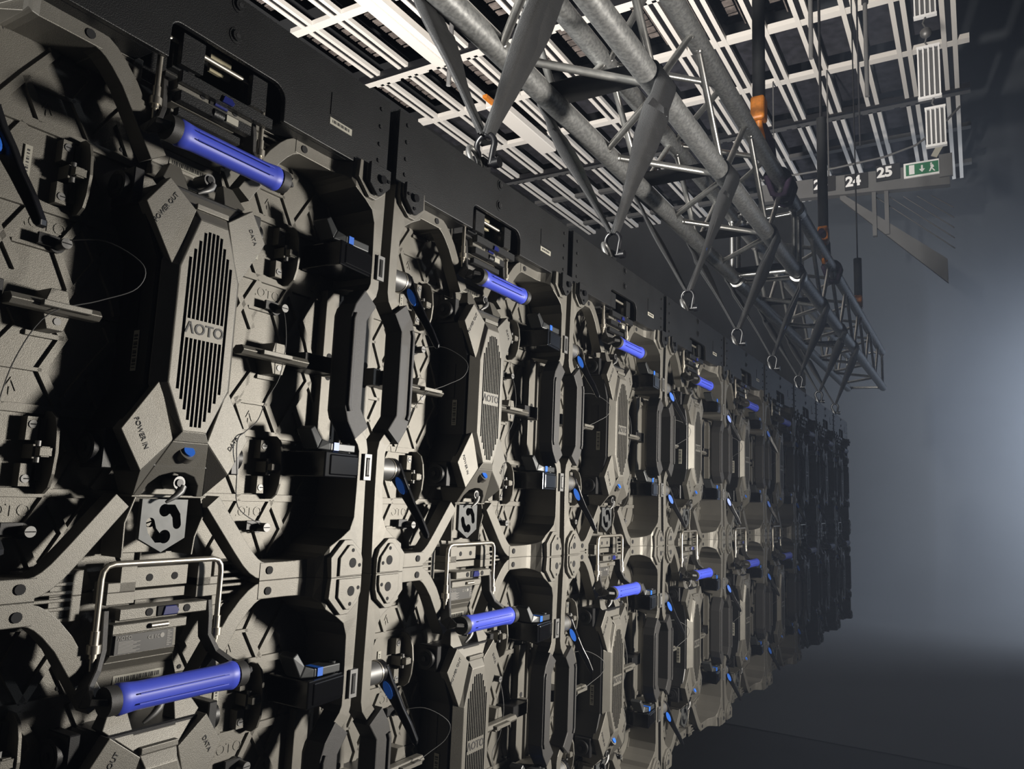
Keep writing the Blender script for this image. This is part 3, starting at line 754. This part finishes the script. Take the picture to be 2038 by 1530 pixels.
#==================================================================== box truss
def truss(name, x0, x1, label, joint):
    root = empty(name, (0, 0, 0))
    for (y, z) in (A_, B_, C_, D_):
        t = MB(); t.cyl((x0, y, z), (x1, y, z), TR, 32); t.build('chord', [GALV], root)
    P = .508
    def brace(p, q, r=.0085):
        p = Vector(p); q = Vector(q); d = (q - p).normalized()
        t = MB(); t.cyl(p + d * TR * .8, q - d * TR * .8, r, 12); t.sphere(p + d * TR * 1.0, r * 1.45, 10); t.sphere(q - d * TR * 1.0, r * 1.45, 10)
        t.build('brace', [ALU], root)
    x = x0 + .08
    ph = .73
    nmin = math.ceil((x0 + .05 - ph) / P); nmax = math.floor((x1 - .05 - ph) / P)
    for i in range(nmin, nmax + 1):
        X = ph + i * P
        if X + P / 2 < x1 - .02:
            brace((X, *B_), (X + P / 2 - .015, *C_)); brace((X, *A_), (X + P / 2 - .015, *D_))
            brace((X + .02, *B_), (X + P / 2, *A_)); brace((X, *C_), (X + P / 2, *D_))
        if X - P / 2 > x0 + .02:
            brace((X - P / 2 + .015, *C_), (X, *B_)); brace((X - P / 2 + .015, *D_), (X, *A_))
            brace((X - P / 2 + .02, *A_), (X, *B_)); brace((X - P / 2, *D_), (X, *C_))
    for xe in (x0 + .02, x1 - .02):
        brace((xe, *A_), (xe, *B_)); brace((xe, *B_), (xe, *C_)); brace((xe, *C_), (xe, *D_)); brace((xe, *D_), (xe, *A_))
    for (y, z) in (A_, B_, C_, D_):
        t = MB(); t.cyl((x0 - .022, y, z), (x0 + .02, y, z), TR + .005, 24); t.cyl((x0 + .022, y, z), (x0 + .030, y, z), TR + .003, 24); t.cyl((x0 - .03, y, z), (x0 - .024, y, z), TR + .003, 24)
        t.build('coupler', [ALU], root, bevel=.001)
    tag(root, label, 'truss', 'galvanised box truss sections')
    return root
truss('box_truss', -1.30, 2.20, 'nearest section of galvanised box truss above the black beams', True)
truss('box_truss', 2.255, 5.30, 'far section of galvanised box truss running into the dark', True)

#==================================================================== hoists
def hoist(x, zt, tubez, r, label, n):
    y, z = -.07, 1.243
    root = empty('chain_hoist', (x, y, z))
    t = MB(); t.cyl((0, 0, tubez), (0, 0, zt), r, 16); t.build('strap_tube', [SLING], root)
    if zt < 5: MB().cyl((0, 0, zt), (.0, 0, 9.0 - z), .004, 6).build('cable', [BLACK], root)
    b = MB(); b.box(-.026, .026, -.022, .022, tubez - .075, tubez + .003); b.build('hook_block', [ORANGE], root, bevel=.008, seg=2)
    h = MB(); h.tube([(0, 0, tubez - .07), (.004, 0, tubez - .095), (.022, 0, tubez - .112), (.030, 0, tubez - .135), (.018, 0, tubez - .155), (-.006, 0, tubez - .160), (-.022, 0, tubez - .148)], [.010, .012, .014, .014, .012, .009, .005], 10)
    h.build('hook', [ORANGE], root)
    tag(root, label, 'chain hoist', 'chain hoists on the truss')
hoist(1.64, 4.9, .130, .020, 'tall black hoist tube with orange hook on the near truss section', 0)
hoist(2.84, .62, .098, .022, 'middle hoist with black sleeve, thin cable and orange hook', 1)
hoist(4.03, .30, .075, .022, 'farthest small orange hoist hook, dim in the haze', 2)
for x, w_, lab in ((1.93, .14, 'purple round slings wrapped on the truss beside the first orange hook'), (3.05, .05, 'dark purple sling on the truss below the middle hoist')):
    b = MB()
    for kk in range(3):
        xx = x + (kk - 1) * w_ * .35
        pts = [(xx + .05 * math.sin(a * PI / 12), C_[0] + .034 * math.cos(a * PI / 12 * 2), C_[1] + .034 * math.sin(a * PI / 12 * 2) - (.03 if 7 < a < 11 else 0)) for a in range(12)]
        b.tube(pts, .010, 8, closed=True)
    b.tube([(x - .1, C_[0], C_[1] + .03), (x - .18, C_[0] - .01, C_[1] + .06), (x - .27, C_[0], C_[1] + .09)], .014, 8)
    tag(b.build('round_sling', [PURPLE]), lab, 'sling')

#==================================================================== things under the roof
def rack(x, y, z0, z1, w, label):
    root = empty('louvre_rack', (x, y, z0)); h = z1 - z0; f = MB()
    for i in range(5):
        yy = -w / 2 + w * i / 4
        f.box(-.02, .02, yy - .006, yy + .006, 0, h); 
    root_f = f.build('slats', [SIGNW], root)
    MB().box(-.02, .02, -w / 2 - .01, w / 2 + .01, h, h + .02).build('top_rail', [SIGNW], root); MB().box(-.02, .02, -w / 2 - .01, w / 2 + .01, -.02, 0).build('bottom_rail', [SIGNW], root)
    g = MB()
    for i in range(4):
        yy = -w / 2 + w * (i + .5) / 4
        g.box(-.012, .0, yy - w * .07, yy + w * .07, .01, h - .01)
    g.build('fins', [CGREY], root)
    MB().tube([(0, 0, h + .02), (.01, .02, h + .06), (0, 0, h + .13)], .008, 6).build('hanger', [CGREY], root)
    tag(root, label, 'louvre rack', 'white slatted racks hanging in a column')
rack(6.0, -.40, 4.16, 4.62, .15, 'topmost white slatted rack hanging at the frame top')
rack(6.0, -.412, 3.44, 3.86, .15, 'middle white slatted rack hanging below a steel ball')
rack(6.0, -.445, 3.02, 3.32, .13, 'lowest and smallest white slatted rack above the exit sign')
b = MB(); b.sphere((0, 0, 0), .045, 14); b.tube([(0, 0, .04), (.0, .02, .09), (0, 0, .14)], .007, 6)
tag(b.build('steel_ball', [STEEL], None, loc=(6.0, -.40, 4.0)), 'steel ball link between the two upper slatted racks', 'weight')

# numbered catwalk edge
cw = empty('catwalk', (8.0, 0, 3.4))
b = MB(); b.loft([(-.05, 1.4, .14), (.05, 1.4, .14), (.05, 1.4, .34), (-.05, 1.4, .34)], [(-.05, -.50, .02), (.05, -.50, .02), (.05, -.50, .26), (-.05, -.50, .26)]); b.build('edge_beam', [CGREY], cw)
b = MB(); b.tube([(0, 1.4, .42), (0, .6, .42), (0, .1, .45), (0, -.2, .52), (0, -.42, .66), (0, -.62, .86)], .012, 6); b.build('curved_rail', [CGREY], cw)
b = MB(); b.box(-.03, .03, .19, .23, -.42, .12); b.build('post', [CGREY], cw)
b = MB(); b.box(-.03, .03, .07, .11, -.42, .12); b.build('post', [CGREY], cw)
b = MB(); b.loft([(0, .55, .05), (.05, .55, .05), (.05, .55, .13), (0, .55, .13)], [(0, -.45, -1.0), (.05, -.45, -1.0), (.05, -.45, -.75), (0, -.45, -.75)]); b.build('diagonal_strut', [CGREY], cw)
for i in range(5):
    b = MB(); b.cyl((.1 + .02 * i, .2 - .13 * i, .05 - .01 * i), (.1, -.52, -.62 + .11 * i), .006, 5); b.build('stay_wire', [CGREY], cw)
for yy in (1.25, .66): MB().cyl((0, yy, .2), (0, yy, 1.61), .008, 8).build('hanger_rod', [CGREY], cw)
tag(cw, 'grey catwalk edge with number boards high at the far end', 'catwalk')
for txt, yy, zz in (('23', .70, 3.625), ('24', .375, 3.60), ('25', .065, 3.645)):
    t = empty('number_board', (7.93, yy, zz))
    MB().box(0, .022, -.115, .115, -.085, .085).build('board', [SIGNK], t)
    m_ = MB(); m_.text(txt, .15, (-.004, .03, 0), (0, -1, 0), (0, 0, 1), .006, bold=.006); m_.build('digits', [SIGNW], t)
    tag(t, {'23': 'number board reading twenty-three, half hidden behind a hoist sleeve', '24': 'number board reading twenty-four, in the middle of the catwalk edge', '25': 'number board reading twenty-five, beside the green exit sign'}[txt], 'number board', 'number boards on the catwalk')
t = empty('exit_sign', (7.93, -.255, 3.625))
MB().box(0, .02, -.17, .17, -.08, .08).build('frame', [SIGNW], t)
b = MB().box(-.004, .002, -.15, .15, -.06, .06); b.build('green_panel', [SIGNG], t)
b = MB()
b.box(-.007, -.003, .07, .12, -.05, .05)                                   # doorway
b.band([(0, .035), (0, -.025)], .012, 0, .001) if False else None
b.prismx([(.008, .035), (-.008, .035), (-.008, -.005), (-.028, -.005), (0, -.04), (.028, -.005), (.008, -.005)], -.007, -.003)   # down arrow
b.sphere((-.005, -.085, .038), .011, 8); b.prismx([(-.075, .025), (-.10, .025), (-.11, .0), (-.095, -.01), (-.12, -.045), (-.108, -.048), (-.088, -.018), (-.075, -.045), (-.062, -.045), (-.08, .0)], -.007, -.003)
b.build('pictogram', [SIGNW], t)
tag(t, 'green and white emergency exit sign beside the number 25', 'exit sign')
b = MB(); b.box(-.01, .01, -.03, .03, -.07, .07); o = b.build('hanging_card', [LABEL], None, loc=(7.95, -.40, 3.80)); o.rotation_euler = (.5, 0, 0); tag(o, 'small pale card above the exit sign', 'card')
b = MB(); b.box(-.02, .02, -.06, .06, -.12, .12); tag(b.build('junction_box', [CGREY], None, loc=(7.94, -.47, 3.62)), 'grey box at the catwalk end beside the exit sign', 'junction box')
for (x, y, z0, z1, lab) in ((5.2, .36, 3.55, 4.75, 'short grey rod hanging right of the tall black tube'), (5.9, .04, 3.5, 4.7, 'grey rod hanging left of the white racks'), (3.6, 2.65, 3.1, 4.7, 'thin rod hanging upper left before the first sling')):
    t = empty('hanging_rod', (x, y, z0)); L = z1 - z0
    MB().cyl((0, 0, 0), (0, 0, L * .7), .018, 8).build('rod', [CGREY], t); MB().cyl((0, 0, L * .7), (0, 0, L), .028, 8).build('clamp', [SIGNK], t)
    tag(t, lab, 'hanging rod')
for (x, y, lab) in ((3.4, .02, 'thin dark cable hanging right of the tall hoist tube'), (4.4, -.06, 'thin dark cable hanging left of the white racks')):
    t = MB().cyl((x, y, 1.35 if x < 4 else 2.4), (x, y, 5.0), .006, 6); tag(t.build('hanging_cable', [SIGNK]), lab, 'cable')

#==================================================================== thin stage haze
hz = MB().box(-3, 12.4, -6.5, -.12, -1.28, 3.4).build('stage_haze', [])
hm = bpy.data.materials.new('haze'); hm.use_nodes = True; nt = hm.node_tree; nt.nodes.clear()
vo = nt.nodes.new('ShaderNodeVolumeScatter'); vo.inputs['Color'].default_value = (0.62, 0.74, 1.0, 1); vo.inputs['Density'].default_value = 0.013; vo.inputs['Anisotropy'].default_value = 0.0
ou = nt.nodes.new('ShaderNodeOutputMaterial'); nt.links.new(vo.outputs[0], ou.inputs['Volume'])
hz.data.materials.append(hm); tag(hz, 'thin bluish haze hanging in the dark hall, brightest at the right edge', 'haze', kind='stuff')
